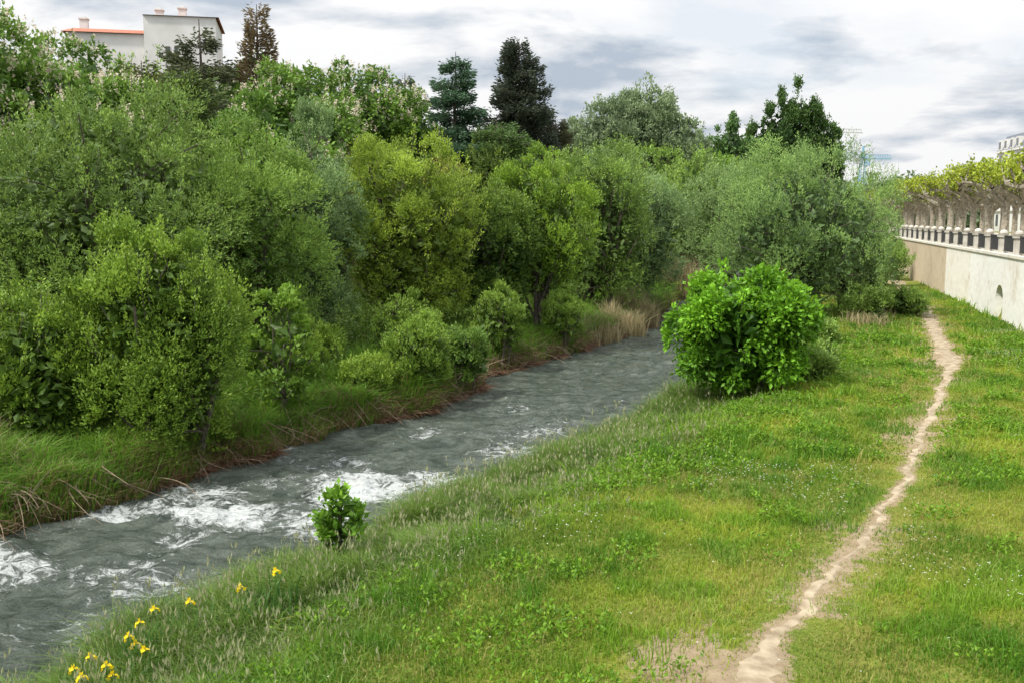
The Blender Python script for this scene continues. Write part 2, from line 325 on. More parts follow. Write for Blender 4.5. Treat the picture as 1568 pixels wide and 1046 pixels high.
# main left bank trees
tree('willow_tree',-12.4,30.5,10.4,4.8,4.4,.8,leaf=.115,lw=.36,count=64000,dark=W_D,light=W_L,trunks=3,**big)
tree('willow_tree',-18.0,32,9.0,4.2,4.0,.9,leaf=.12,lw=.36,count=30000,dark=W_D,light=S_L,trunks=2,**med)
tree('willow_tree',-9.2,33.5,9.2,3.0,3.2,.9,leaf=.115,lw=.38,count=36000,dark=G_D,light=W_L,trunks=2,**med)
tree('alder_tree',-8.3,23.2,6.0,2.05,1.8,.1,nl=46,leaf=.09,lw=.5,count=44000,dark=(.045,.085,.01),light=(.17,.25,.03),up=.9,trunks=4,lr=(.2,.34),lobez=1.7,spread=(.35,.95),shoots=110,fill=.12)
tree('alder_tree',-11.0,22.6,4.4,1.7,1.5,.2,nl=30,leaf=.09,lw=.5,count=22000,dark=(.045,.085,.01),light=(.17,.25,.03),up=.9,trunks=3,lobez=1.6,lr=(.22,.36),spread=(.35,.95),shoots=70,fill=.12)
tree('poplar_tree',-6.3,26.9,4.1,1.0,1.0,.7,nl=18,leaf=.14,lw=.8,count=2600,dark=(.045,.085,.012),light=(.15,.24,.03),up=.5,lr=(.2,.3),spread=(.6,1.1),shoots=14,fill=.03)
tree('willow_tree',-7.6,38,9.9,2.0,2.0,1.0,nl=30,lr=(.2,.36),leaf=.11,count=26000,dark=S_D,light=S_L,up=.9,lobez=1.8,shoots=80,spread=(.5,1.0))
tree('willow_tree',-4.3,41,9.4,3.4,3.0,1.1,leaf=.12,lw=.36,count=44000,dark=Y_D,light=Y_L,up=.6,trunks=3,lobez=1.4,**big)
tree('alder_tree',-1.2,44,8.1,2.6,2.4,1.3,leaf=.12,count=26000,dark=(.03,.06,.01),light=(.12,.18,.025),trunks=3,**med)
tree('alder_tree',1.3,45.5,9.0,2.3,2.4,1.6,leaf=.12,count=28000,dark=(.045,.08,.012),light=(.19,.29,.025),up=.9,trunks=4,lobez=1.7,**med)
tree('willow_tree',4.6,54,10.2,3.3,3.2,1.2,leaf=.14,count=30000,dark=W_D,light=W_L,trunks=3,lobez=1.3,**med)
tree('willow_tree',7.3,60,9.2,3.2,3.0,1.0,leaf=.14,count=28000,dark=S_D,light=S_L,trunks=2,**med)
tree('willow_tree',9.2,76,9.8,4.0,4.0,1.0,leaf=.18,count=18000,dark=W_D,light=W_L,trunks=2,**med)
# right bank
tree('willow_tree',14.6,50.5,9.4,4.8,4.2,1.0,leaf=.13,lw=.3,count=46000,dark=S_D,light=(.21,.31,.08),up=.9,trunks=6,lobez=1.5,shoots=150,**big)
tree('willow_tree',18.3,54,7.8,2.9,2.6,1.1,leaf=.13,lw=.3,count=16000,dark=S_D,light=(.20,.29,.075),up=.9,trunks=4,lobez=1.4,shoots=80,**med)
tree('willow_tree',14.4,66,9.9,3.4,3.4,1.1,leaf=.16,count=15000,dark=W_D,light=S_L,up=.6,trunks=3,**med)
tree('elder_bush',6.95,29.9,4.45,2.15,2.0,.85,nl=54,leaf=.165,lw=.6,count=18000,dark=(.03,.08,.006),light=(.15,.30,.016),up=.3,lr=(.14,.26),spread=(.55,1.0),trunks=5,leafdroop=.45,tw=9,shoots=22,fill=.12)
for (x,y,zt,r) in [(27.6,74,4.2,2.2),(24,70,3.2,2.0),(20.5,60,3.0,1.8),(31,84,4.6,2.2),(17.3,49,2.6,1.3),(20.5,52,2.2,1.2),(9.3,31,1.7,.9),(12.2,40,1.7,1.0),(10.4,35,1.5,.9)]:
    tree('riverside_shrub',x,y,zt,r,r,.8,nl=18,leaf=.14,count=5500,dark=W_D,light=W_L,up=.9,trunks=3,lobez=1.3,lr=(.2,.38),spread=(.5,1.))
SH=[((.05,.09,.012),(.17,.25,.035)),((.045,.085,.014),(.14,.22,.04)),((.065,.11,.015),(.20,.28,.035))]
for i,(x,y,zt,r,cn) in enumerate([(-2.9,30.9,2.85,1.1,10000),(-1.6,33.2,2.3,.9,6000),(-4.4,29.9,1.7,.9,4500),(-3.7,34,3.3,1.2,7000),(-13.3,24.2,3.2,1.6,9000),(-6.6,31.5,2.5,1.3,6000),(-.5,38.8,3.2,1.1,5500),(-10.6,27.5,3.0,1.5,8000),(-15.5,26.5,3.6,1.8,9000),(2.2,43.8,2.6,1.0,4000),(-9.4,24.8,1.9,.9,4500),(-7.6,29.8,2.2,1.3,6000)]):
    d,l=SH[i%3]
    tree('bank_shrub',x,y,zt,r,r*.9,.55,nl=20,leaf=.11,lw=.36,count=cn,dark=d,light=l,up=1.3,trunks=4,lr=(.16,.34),lobez=1.9,spread=(.45,1.05),shoots=60)
tree('mulberry_sapling',-2.85,15.9,1.68,.30,.3,.3,nl=12,leaf=.105,lw=.8,count=700,dark=(.05,.11,.01),light=(.17,.30,.025),up=.4,lr=(.24,.38),spread=(.55,1.15),tw=7,leafdroop=.2,lobez=1.8,shoots=0)

# hillside
CH_D=(.035,.075,.012); CH_L=(.13,.215,.03)
for (x,y,zt,r,fl,ln) in [(-24.5,43,15.6,4.6,700,CH_L),(-19.5,44,12.8,3.8,560,CH_L),(-27,52,15.7,4.8,400,CH_L),(-23.5,55,15.4,4.4,620,CH_L),(-30,47,15,5,200,(.20,.29,.03)),(-13.2,58,14.9,4.3,480,CH_L),(-16,62,15.8,4.0,260,CH_L),(-10.2,66,15.9,4.3,620,CH_L),(-18,50,12.4,4.0,360,CH_L),(-22,38.5,10.8,3.6,160,(.24,.31,.02)),(-12,49,11.8,3.4,80,CH_L),(-7.6,67,13.6,3.2,240,CH_L)]:
    tree('horse_chestnut_tree',x,y,zt,r,r,zt-8.5,nl=46,leaf=.25,lw=.6,count=15000,dark=CH_D,light=ln,flowers=fl,leafdroop=.3,tw=9,lr=(.17,.30),spread=(.5,1.0),shoots=0)
for (x,y,zt,r,d,l) in [(-9,74,12.5,4,(.06,.07,.02),(.2,.2,.05)),(-6.3,66,10.5,3.6,(.08,.085,.02),(.26,.25,.05)),(-1.5,70,10.8,4,(.03,.055,.012),(.11,.15,.02)),(3,74,11.2,4,G_D,G_L),(3.5,66,9.8,3.4,G_D,W_L),(8,84,12.2,4,W_D,S_L),(13,92,12.5,4.2,G_D,W_L),(19,98,12.5,4.2,W_D,G_L),(14.5,80,11,3.6,W_D,W_L),(24,104,11.8,4.5,G_D,W_L),(28,92,9.5,3.4,W_D,S_L),(22,84,9.2,3.2,W_D,G_L),(31.5,112,14,1.6,W_D,S_L)]:
    tree('woodland_tree',x,y,zt,r,r,1.8,nl=40,leaf=.22,lw=.5,count=12000,dark=d,light=l,tw=9,spread=(.5,1.),lr=(.18,.32))
for (x,y,zt,r,l) in [(11.5,112,20.0,5.0,S_L),(15.4,114,21.6,4.4,S_L),(7.8,116,17.5,3.8,S_L),(19,112,17.0,3.2,S_L)]:
    tree('tall_willow_tree',x,y,zt,r,r,7,nl=46,leaf=.32,lw=.5,count=17000,dark=(.07,.10,.05),light=(.17,.22,.11),tw=9,spread=(.35,.95),lr=(.2,.34))
def poplar(x,y,zt,r,zb,n=7000,d=(.018,.042,.012),l=(.065,.115,.025)):
    return tree('lombardy_poplar_tree',x,y,zt,r,r,zb,nl=26,leaf=.32,lw=.55,count=n,dark=d,light=l,up=1.8,lr=(.35,.55),lobez=3.0,tw=9,spread=(.2,.85),shoots=20)
for (x,zt,r) in [(30.8,18.5,1.5),(32.8,20.8,1.6),(34.6,22.2,1.6),(36.3,23.8,1.7),(38.2,22.8,1.6),(40.0,20.8,1.6),(41.4,18.6,1.3),(34.0,18,2.4),(37.8,18,2.6)]: poplar(x,130,zt,r,5)
for (x,zt,r) in [(24.8,17.4,1.6),(26.6,18.8,1.5),(28.6,16.2,1.5),(22.6,16,1.6)]: poplar(x,122,zt,r,5,d=(.04,.08,.028),l=(.10,.17,.045))

def conifer(name,x,y,zt,r,zb,levels=16,style='cedar',n=26000,dark=(.018,.035,.018),light=(.06,.095,.045),gap=0.,per=None,th=.10):
    z0=float(H(x,y)); mb=MB(); h=zt-zb
    lean=rng.normal()*.02*h
    mb.tube(curve((x,y,z0-.2),(x+lean,y,zt),.01,10),np.linspace(.02*(zt-z0)+.05,.02,10),7,0)
    per=per or (7 if style=='cedar' else 9); br=[]
    for i in range(levels):
        for j in range(per):
            f=(i+rng.uniform(-.42,.42))/levels if style=='cedar' else (i+rng.uniform(-.6,.6))/levels; f=min(max(f,0),.98); z=zb+h*f
            prof=(1-f)**.75 if style=='cedar' else (1-f)**.55*(1 if f>.12 else .7)
            if rng.random()<gap: continue
            a=rng.random()*6.283; L=r*prof*rng.uniform(.35,1.2)+.25
            rise=rng.uniform(-.08,.2)*L if style=='cedar' else rng.uniform(.1,.5)*L
            p0=np.array([x+lean*(f),y,z]); p1=p0+np.array([math.cos(a)*L,math.sin(a)*L,rise])
            pts=curve(p0,p1,.04,5); mb.tube(pts,np.linspace(.05,.012,5)*(.5+L/3),4,0); br.append((p0,p1,L))
    Lt=np.array([b[2] for b in br]); cnt=(n*Lt**1.4/np.sum(Lt**1.4)).astype(int)
    for (p0,p1,L),k in zip(br,cnt):
        if k<3: continue
        u=rng.beta(2,1.4,k)*.95+.08; P=p0+(p1-p0)*u[:,None]; d=unit((p1-p0)[None])[0]; side=np.array([-d[1],d[0],0])
        wd=.32*L*np.sin(np.clip(u,0,1)*2.6)+.12
        o=rng.uniform(-1,1,k)*wd; P=P+side*o[:,None]; P[:,2]+=rng.normal(size=k)*(th if style=='cedar' else .22)-.1*np.abs(o)
        Dd=unit(np.tile(d,(k,1))+side*np.sign(o)[:,None]*.8+rdir(k)*.5)
        leaves(mb,P,Dd,rng.uniform(.2,.38,k),.11,mixc(dark,light,rng.random(k)*.6+.4*rng.random()),1)
    return mb.build(name,[M_bark,M_leaf])
conifer('cedar_tree',-4.3,74,18.0,4.2,7.5,9,'cedar',38000,(.022,.05,.028),(.075,.13,.07),per=12,th=.18)
conifer('cedar_tree',-1.2,72,13.0,4.8,8.0,5,'cedar',20000,(.027,.05,.016),(.09,.145,.035),per=12,th=.2)
conifer('fir_tree',.5,77,19.3,3.4,7,20,'fir',44000,(.016,.024,.017),(.055,.065,.04),per=12)
conifer('fir_tree',3.2,79,13.8,2.3,7,9,'fir',12000,(.028,.035,.018),(.10,.10,.045))
conifer('cedar_tree',-7.8,72,16.2,2.3,9,8,'cedar',9000,(.02,.035,.025),(.06,.09,.055),gap=.2,th=.18)
conifer('pine_tree',-17.6,57,17.0,3.3,10.2,6,'cedar',12000,(.025,.035,.018),(.08,.09,.04),gap=.35,per=11,th=.22)
conifer('pine_tree',-20.2,56,14.6,3.8,9,8,'cedar',24000,(.027,.045,.016),(.10,.11,.03),per=12,th=.2)
conifer('pine_tree',-14.7,59,18.2,1.2,11,14,'fir',4200,(.055,.045,.025),(.15,.11,.055),gap=.3)
conifer('pine_tree',-16.0,50,13.0,3.6,6,10,'fir',20000,(.025,.045,.014),(.09,.12,.03))
conifer('pine_tree',-11.6,60,13.2,3.0,7,9,'cedar',16000,(.045,.05,.018),(.14,.125,.035),per=10,th=.2)

# distant tree line
mb=MB()
for i in range(110):
    t=rng.uniform(170,330); x=rng.uniform(-.55,.62)*t; 
    hgt=rng.uniform(7.5,12.)*t/210; r=rng.uniform(4,8)
    c=np.array([x,t,3+hgt*.45]); k=900; d=rdir(k); 
    P=c+d*np.array([r,r,hgt*.58])*rng.uniform(.75,1.05,(k,1)); P+=np.sin(P*1.1+i)*.6
    tone=rng.random(); leaves(mb,P,rdir(k),1.3,.9,mixc((.065,.095,.055),(.13,.165,.085),np.clip(tone*.6+rng.random(k)*.4,0,1)),0)
mb.build('distant_trees',[M_leaf])

# ------------------------------------------------------------------ grasses
def scatter(n,y0,y1,fx0,fx1):
    y=rng.uniform(y0,y1,n); a=fx0(y); b=fx1(y); x=a+(b-a)*rng.random(n); return x,y
mb=MB()
def lawn(n,y0,y1,h0,w0,xmaxf):
    x,y=scatter(n,y0,y1,lambda y:xr(y)+.9,lambda y:np.minimum(wallx(y)-.1,xmaxf(y)))
    pd=pathd(x,y); wr=wearf(x,y)
    keep=(pd>-.03)&(rng.random(n)>wr*1.05); x,y,pd=x[keep],y[keep],pd[keep]; n=len(x)
    dr=x-xr(y); pat=fbm(x,y,.55,40); pat2=fbm(x,y,1.6,44); pat3=fbm(x,y,.9,47)
    hh=h0*(.35+1.5*pat2**1.4)*(1+1.6*np.exp(-dr/2.2))*np.clip(.45+pd/1.2,.45,1)*rng.uniform(.6,1.4,n)
    u=np.clip((pat-.35)*2.6,0,1)*.7+.3*rng.random(n)
    c=mixc((.075,.165,.014),(.28,.34,.035),u)
    dry=(rng.random(n)<.10+.25*(pd<.9)+.30*(pat3>.58)); c[dry]=c[dry]*.4+np.array([.36,.30,.11])*.6
    rich=sm((pat2-.5)*7)[:,None]; c=c*(1-rich*np.array([[.32,.06,.3]]))
    tall=(rng.random(n)<.02+.05*(pat2>.6)); hh=np.where(tall,hh*2.4,hh)
    blades(mb,np.stack([x,y,H(x,y)-.01],1),hh,w0*rng.uniform(.7,1.4,n),rng.uniform(.1,.9,n),c)
lawn(200000,8.6,20,.10,.013,lambda y:y*.56+1.5)
lawn(120000,20,34,.125,.024,lambda y:y*.56+1.5)
lawn(80000,34,75,.16,.05,lambda y:y*.56+1.5)
mb.build('meadow_grass',[M_grass])
mb=MB()
def bank(n,y0,y1,wid,hs):
    x,y=scatter(n,y0,y1,lambda y:xr(y)-.15,lambda y:xr(y)+wid)
    x=xr(y)-.12+(x-xr(y)+.12)*rng.random(n)**.35
    dr=x-xr(y); p=fbm(x,y,.7,50); p2=fbm(x,y,1.7,54)
    keep=rng.random(n)<np.clip(1.3-dr/wid,0.05,1); x,y,dr,p,p2=x[keep],y[keep],dr[keep],p[keep],p2[keep]; n=len(x)
    h=hs*(.25+.85*np.exp(-(dr/2.3)**2))*(.1+.8*p+.9*p2)*rng.uniform(.45,1.35,n)
    c=mixc((.032,.08,.011),(.15,.25,.035),np.clip(1.3*(p2-.27)+.4*rng.random(n),0,1))
    g=rng.random(n)<.14; c[g]=c[g]*.4+np.array([.22,.23,.12])*.6
    blades(mb,np.stack([x,y,H(x,y)-.02],1),h,.014*rng.uniform(.7,1.3,n)*(1+y/45),rng.uniform(.15,1.1,n),c,(-.25,-.1))
    s=rng.random(n)<.014
    q=np.stack([x[s],y[s],H(x[s],y[s])+h[s]*1.15],1); m=len(q)
    blades(mb,q-np.array([0,0,1])*h[s][:,None],h[s]*1.1,.006*(1+y[s]/30),.1,mixc((.15,.19,.06),(.26,.27,.12),rng.random(m)))
    for k in range(3): leaves(mb,q+rng.normal(size=(m,3))*[.015,.015,.05],rdir(m)*.4+[0,0,1],.10,.02*(1+y[s]/40),mixc((.22,.25,.13),(.36,.36,.2),rng.random(m)))
bank(150000,8.6,24,5.0,.54); bank(65000,24,48,4.6,.60); bank(16000,48,90,4,.8)
mb.build('tall_bank_grass',[M_grass])
mb=MB()
def lbank(n,y0,y1,wid):
    x,y=scatter(n,y0,y1,lambda y:xl(y)-wid,lambda y:xl(y)+.08)
    dl=xl(y)-x; p=fbm(x,y,.6,60); p2=fbm(x,y,1.8,64)
    h=(.0+.5*p+.75*p2)*rng.uniform(.5,1.3,n)*(1-.2*np.exp(-dl/.4)); h*=1+.3*(y>30)
    c=mixc((.035,.095,.012),(.15,.29,.03),np.clip(1.2*(p2-.25)+.3*p+.35*rng.random(n),0,1))
    br=(rng.random(n)<.5*np.exp(-dl/.25)+.05+.12*(p>.62)); c[br]=mixc((.12,.08,.035),(.30,.22,.11),rng.random(br.sum()))
    blades(mb,np.stack([x,y,H(x,y)-.02],1),h,.02*rng.uniform(.7,1.4,n)*(.6+y/45),rng.uniform(.2,1.1,n),c,(.35,-.2))
lbank(100000,13,34,4.5); lbank(50000,34,75,4)
mb.build('left_bank_grass',[M_grass])
mb=MB()
n=18000; y=rng.uniform(13,60,n); k=fbm(y,0*y,.5,70)>.42; y=y[k]; n=len(y); x=xl(y)-rng.random(n)**1.5*.6+.1
c=mixc((.09,.05,.025),(.32,.23,.15),rng.random(n)); c[rng.random(n)<.3]=(.15,.065,.035)
P=np.stack([x,y,np.maximum(H(x,y),.05)],1); D=np.stack([.8+rng.normal(size=n)*.6,-.5+rng.normal(size=n)*.9,-.25+rng.normal(size=n)*.35],1)
leaves(mb,P+[0,0,.1],D,rng.uniform(.2,.65,n),.02*(.6+y/50),c)
for i in range(170):
    y0=rng.uniform(14,46); x0=float(xl(y0))-rng.uniform(.2,1.0); z0=float(H(x0,y0))+rng.uniform(.05,.4)
    L=rng.uniform(.6,1.8); e=np.array([x0+L*rng.uniform(.3,.9),y0-L*rng.uniform(-.3,.8),max(.03,z0-L*rng.uniform(.1,.6))])
    pts=curve((x0,y0,z0),e,.15,6); g=rng.uniform(.7,1.3)
    mb.tube(pts,np.linspace(.018,.005,6),4,1,np.array([.20,.15,.10])*g)
    for k in range(3):
        q=pts[rng.integers(2,5)]; mb.tube(curve(q,q+rng.normal(size=3)*.3,.1,3),[.007,.005,.003],3,1,np.array([.22,.16,.11])*g)
mb.build('dead_bank_brush',[M_grass,M_twig])
def reeds(x,y,r,n,h):
    mb=MB(); a=rng.random(n)*6.28; q=rng.random(n)**.7*r; X=x+np.cos(a)*q; Y=y+np.sin(a)*q*.8
    blades(mb,np.stack([X,Y,np.maximum(H(X,Y),0)-.02],1),h*rng.uniform(.3,1.2,n),.018*(.5+y/40),rng.uniform(.05,.8,n),mixc((.20,.18,.08),(.48,.41,.25),rng.random(n)))
    mb.build('dry_reeds',[M_grass])
for a in [(6.9,55,1.3,1200,1.8),(5.7,51,1.2,1000,1.5),(4.4,48.5,1.0,500,1.1),(12.9,75,1.4,1200,3.2),(-10.6,20.4,.8,450,.8),(-12.0,21.4,.9,700,1.0),(3.4,47.0,.8,300,.9),(-1.6,35.2,.6,420,1.4),(16.8,47,1.2,300,.7),(19,52,1.2,300,.8)]: reeds(*a)
mb=MB(); n=60000; x,y=scatter(n,17,75,lambda y:xl(y)-16,lambda y:xl(y)-1.8)
p=fbm(x,y,.5,80); z=H(x,y)+rng.random(n)**1.3*(.1+1.8*p**1.3)
leaves(mb,np.stack([x,y,z],1),rdir(n)+[0,0,.8],.16*(.6+y/50),.06*(.6+y/50),mixc((.03,.065,.012),(.12,.21,.025),np.clip(p*.7+rng.random(n)*.4,0,1)))
mb.build('undergrowth',[M_grass])
mb=MB(); n=60000; x,y=scatter(n,8.6,42,lambda y:xr(y)+.5,lambda y:np.minimum(wallx(y)-.2,y*.56+1))
p=fbm(x,y,1.1,90)+.10*np.exp(-((x-xr(y)-2.5)/2.)**2)-.06*(x>_px[0]+y*.3); k=(p+rng.normal(size=n)*.07>.61)&(pathd(x,y)>.35); x,y,p=x[k],y[k],p[k]; n=len(x)
for q in range(4):
    a=rng.random(n)*6.28; D=np.stack([np.cos(a),np.sin(a),rng.uniform(.3,1.2,n)],1)
    leaves(mb,np.stack([x,y,H(x,y)+rng.random(n)*.16*(1+y/60)],1),D,rng.uniform(.045,.09,n)*(.7+y/40),rng.uniform(.025,.045,n)*(.7+y/40),mixc((.055,.14,.008),(.18,.33,.02),rng.random(n)))
mb.build('meadow_weeds',[M_grass])
mb=MB(); n=16000; x,y=scatter(n,9,46,lambda y:xr(y)+2.5,lambda y:np.minimum(wallx(y)-.5,y*.56+1))
p=fbm(x,y,.33,95); k=(p>.64)&(pathd(x,y)>.3)&(rng.random(n)<.7)|(rng.random(n)<.02); x,y=x[k],y[k]; n=len(x)
P=np.stack([x,y,H(x,y)+rng.uniform(.08,.17,n)*(1+y/40)],1)
for q in range(3):
    a=q*2.1+rng.random(n); D=np.stack([np.cos(a),np.sin(a),.1+0*a],1); s=.024*(.8+y/50)
    leaves(mb,P-D*s[:,None]*.5,D,s,s*.9,np.tile([.64,.64,.58],(n,1)),0,N=np.tile([0,0,2.],(n,1)))
mb.build('daisies',[M_flower])
def iris(x,y,zt,nfl=1):
    mb=MB(); z0=float(H(x,y)); n=34
    X=x+rng.normal(size=n)*.17; Y=y+rng.normal(size=n)*.17
    blades(mb,np.stack([X,Y,np.full(n,z0)],1),(zt-z0)*rng.uniform(.6,1.1,n),.032,rng.uniform(.05,.4,n),mixc((.03,.09,.018),(.09,.20,.035),rng.random(n)),mat=0)
    mb.tube(curve((x,y,z0),(x,y,zt-.03),.02,4),[.006]*4,5,0,(.08,.16,.03))
    for f in range(nfl):
        c=np.array([x+.07*f,y+rng.normal()*.03,zt-.12*f])
        for k in range(3):
            a=k*2.094+rng.random()*.5; d=np.array([[math.cos(a),math.sin(a),-.25]]); 
            leaves(mb,np.array([c]),d,.075,.065,np.array([[.80,.60,.01]]),1,N=np.array([[0,0,3.]]))
            leaves(mb,np.array([c+d[0]*.05]),np.array([[d[0,0]*.5,d[0,1]*.5,-1]]),.055,.06,np.array([[.80,.64,.01]]),1)
            d2=np.array([[math.cos(a+1.05)*.4,math.sin(a+1.05)*.4,1]]); leaves(mb,np.array([c]),d2,.055,.035,np.array([[.82,.68,.02]]),1)
    mb.build('yellow_iris',[M_grass,M_flower])
for px in [(-5.0,11.0,.74,1),(-4.8,11.2,.78,2),(-5.15,11.6,.72,1),(-4.75,11.8,.9,2),(-4.7,12.0,.97,1),(-4.6,12.25,1.05,1),(-4.25,12.6,1.02,1),(-3.3,13.4,1.15,1),(-3.7,13.0,1.05,1),(-5.25,11.3,.68,2),(-4.45,11.5,.85,1)]: iris(*px)

# ------------------------------------------------------------------ wall, promenade
wdir=unit(np.array([.272,1.,0])); wn=np.array([wdir[1],-wdir[0],0]); ang=math.atan2(wdir[1],wdir[0])
def wp(s,d=0,z=0): return np.array([10.85,0,0])+wdir*s+wn*d+np.array([0,0,z])
def wall_mat():
    m,nt,out=newmat('limewashed_stone'); L=nt.links.new
    geo=N(nt,'ShaderNodeNewGeometry')
    no=N(nt,'ShaderNodeTexNoise'); no.inputs['Scale'].default_value=.7; no.inputs['Detail'].default_value=8; no.inputs['Roughness'].default_value=.65; L(geo.outputs['Position'],no.inputs['Vector'])
    r=N(nt,'ShaderNodeValToRGB'); r.color_ramp.elements[0].position=.3; r.color_ramp.elements[1].position=.48; r.color_ramp.elements[0].color=(.68,.63,.55,1); r.color_ramp.elements[1].color=(.83,.82,.79,1); L(no.outputs['Fac'],r.inputs[0])
    n2=N(nt,'ShaderNodeTexNoise'); n2.inputs['Scale'].default_value=2; n2.inputs['Detail'].default_value=8; n2.inputs['Roughness'].default_value=.7; L(geo.outputs['Position'],n2.inputs['Vector'])
    r2=N(nt,'ShaderNodeValToRGB'); r2.color_ramp.elements[0].position=.3; r2.color_ramp.elements[1].position=.45; r2.color_ramp.elements[0].color=(.78,.74,.68,1); r2.color_ramp.elements[1].color=(1,1,1,1); L(n2.outputs['Fac'],r2.inputs[0])
    mm=N(nt,'ShaderNodeMix',data_type='RGBA',blend_type='MULTIPLY'); mm.inputs[0].default_value=1; L(r.outputs[0],mm.inputs[6]); L(r2.outputs[0],mm.inputs[7])
    at=N(nt,'ShaderNodeAttribute',attribute_name='Col'); m3=N(nt,'ShaderNodeMix',data_type='RGBA',blend_type='MULTIPLY'); m3.inputs[0].default_value=1; L(mm.outputs[2],m3.inputs[6]); L(at.outputs['Color'],m3.inputs[7])
    p=N(nt,'ShaderNodeBsdfPrincipled'); p.inputs['Roughness'].default_value=.9; L(m3.outputs[2],p.inputs['Base Color'])
    vo=N(nt,'ShaderNodeTexVoronoi'); vo.inputs['Scale'].default_value=2.4; L(geo.outputs['Position'],vo.inputs['Vector'])
    b=N(nt,'ShaderNodeBump'); b.inputs['Strength'].default_value=.35; b.inputs['Distance'].default_value=.04; L(vo.outputs['Distance'],b.inputs['Height']); L(b.outputs[0],p.inputs['Normal'])
    L(p.outputs[0],out.inputs[0]); return m
mb=MB()
sN=51.5
def wseg(s0,s1,col,niche=None):
    ol=[(s0,.2),(s0,4.15),(s1,4.15),(s1,.2)]
    if niche:
        w=.85; zt=2.1; ol+= [(niche+w,.2),(niche+w,zt)]+[(niche+w*math.cos(a),zt+w*.75*math.sin(a)) for a in np.linspace(.3,math.pi-.3,7)]+[(niche-w,zt),(niche-w,.2)]
    n=len(ol); V=[wp(s,0,z) for s,z in ol]+[wp(s,.5,z) for s,z in ol]
    k=mb.n
    mb.add(V,[[i,(i+1)%n,(i+1)%n+n,i+n] for i in range(n)],col)
    mb.f.append((np.array([list(range(n))[::-1]])+k,0)); mb.f.append((np.array([list(range(n,2*n))])+k,0))
wseg(10,45.0,(1,1,1)); wseg(45.003,60,(1,1,1),sN); wseg(60.003,69,(.95,.92,.87)); wseg(69.003,240,(.66,.55,.42))
mb.box(wp(sN,.4,1.8),(2.4,.04,3),ang,1)  # dark back panel stands in for the shade inside the niche, not ironwork
mb.box(wp(125,.24,4.22),(232,.62,.14),ang,0,(.85,.82,.77))
mb.build('retaining_wall',[wall_mat(),M_iron])
mb=MB(); s=14.
while s<190:
    c=wp(s,.24,4.29)
    mb.box(c+[0,0,.40],(.40,.40,.80),ang,0); mb.box(c+[0,0,.84],(.52,.52,.08),ang,0)
    mb.lathe(c+[0,0,.88],[(.10,0),(.17,.04),(.21,.12),(.19,.2),(.1,.27),(.0,.3)],10,0)
    m=wp(s+1.75,.24,4.29)
    mb.box(m+[0,0,.86],(3.08,.06,.05),ang,1); mb.box(m+[0,0,.12],(3.08,.05,.04),ang,1)
    if s<110:
        for j in range(18): mb.box(wp(s+.27+j*.173,.24,4.29+.49),(.055,.035,.70),ang,1)
    else: mb.box(m+[0,0,.5],(3.06,.02,.6),ang,1)
    s+=3.5
mb.build('promenade_balustrade',[M_stone,M_iron])
mb=MB(); V=[wp(8,.75,4.09),wp(8,18,4.09),wp(260,18,4.09),wp(260,.75,4.09)]; mb.add(V,[[0,1,2,3]]); mb.build('promenade_pavement',[M_prom])
def plane(seed):
    mb=MB(); h=2.5
    mb.tube(curve((0,0,-.1),(.05,.03,h),.02,6),[.32,.26,.23,.22,.23,.30],8,0)
    nb=7
    for i in range(nb):
        a=i*6.283/nb+rng.normal()*.15; L=rng.uniform(1.9,2.9); z1=h+rng.uniform(.8,1.4)
        p0=np.array([.05,.03,h-.1]); p1=np.array([math.cos(a)*L,math.sin(a)*L,z1])
        pts=curve(p0,p1,.05,6); pts[1:4,2]+=[.1,.12,.1]; pts+=rng.normal(size=pts.shape)*.05
        mb.tube(pts,[.17,.145,.125,.12,.11,.15],6,0)
        for k in (2,3,4,5):
            q=pts[k]
            for m in range(4):
                e=q+np.array([rng.normal()*.35,rng.normal()*.35,rng.uniform(.35,1.0)])
                mb.tube([q,(q+e)/2+rng.normal(size=3)*.05,e],[.07,.04,.012],4,0)
                n=38; u=rng.random(n)**.7*.9+.35; P=q+(e-q)*u[:,None]+rng.normal(size=(n,3))*.14
                leaves(mb,P,rdir(n)+[0,0,.1],rng.uniform(.12,.2,n),.15,mixc((.10,.14,.012),(.26,.29,.025),rng.random(n)),1)
    return mb.build('plane_tree',[M_planebark,M_leaf])
base=[plane(i) for i in range(3)]
k=0
for d in (3.6,10.5):
    for i,s in enumerate(np.arange(36,190,5.6)):
        if k<3: o=base[k]
        else:
            o=bpy.data.objects.new('plane_tree',base[k%3].data); scene.collection.objects.link(o)
        p=wp(s+rng.normal()*.2+(3 if d>5 else 0),d,4.05); o.location=p; o.rotation_euler=(0,0,rng.random()*6.28); sc=rng.uniform(1.0,1.12); o.scale=(sc,sc,sc*1.13); k+=1

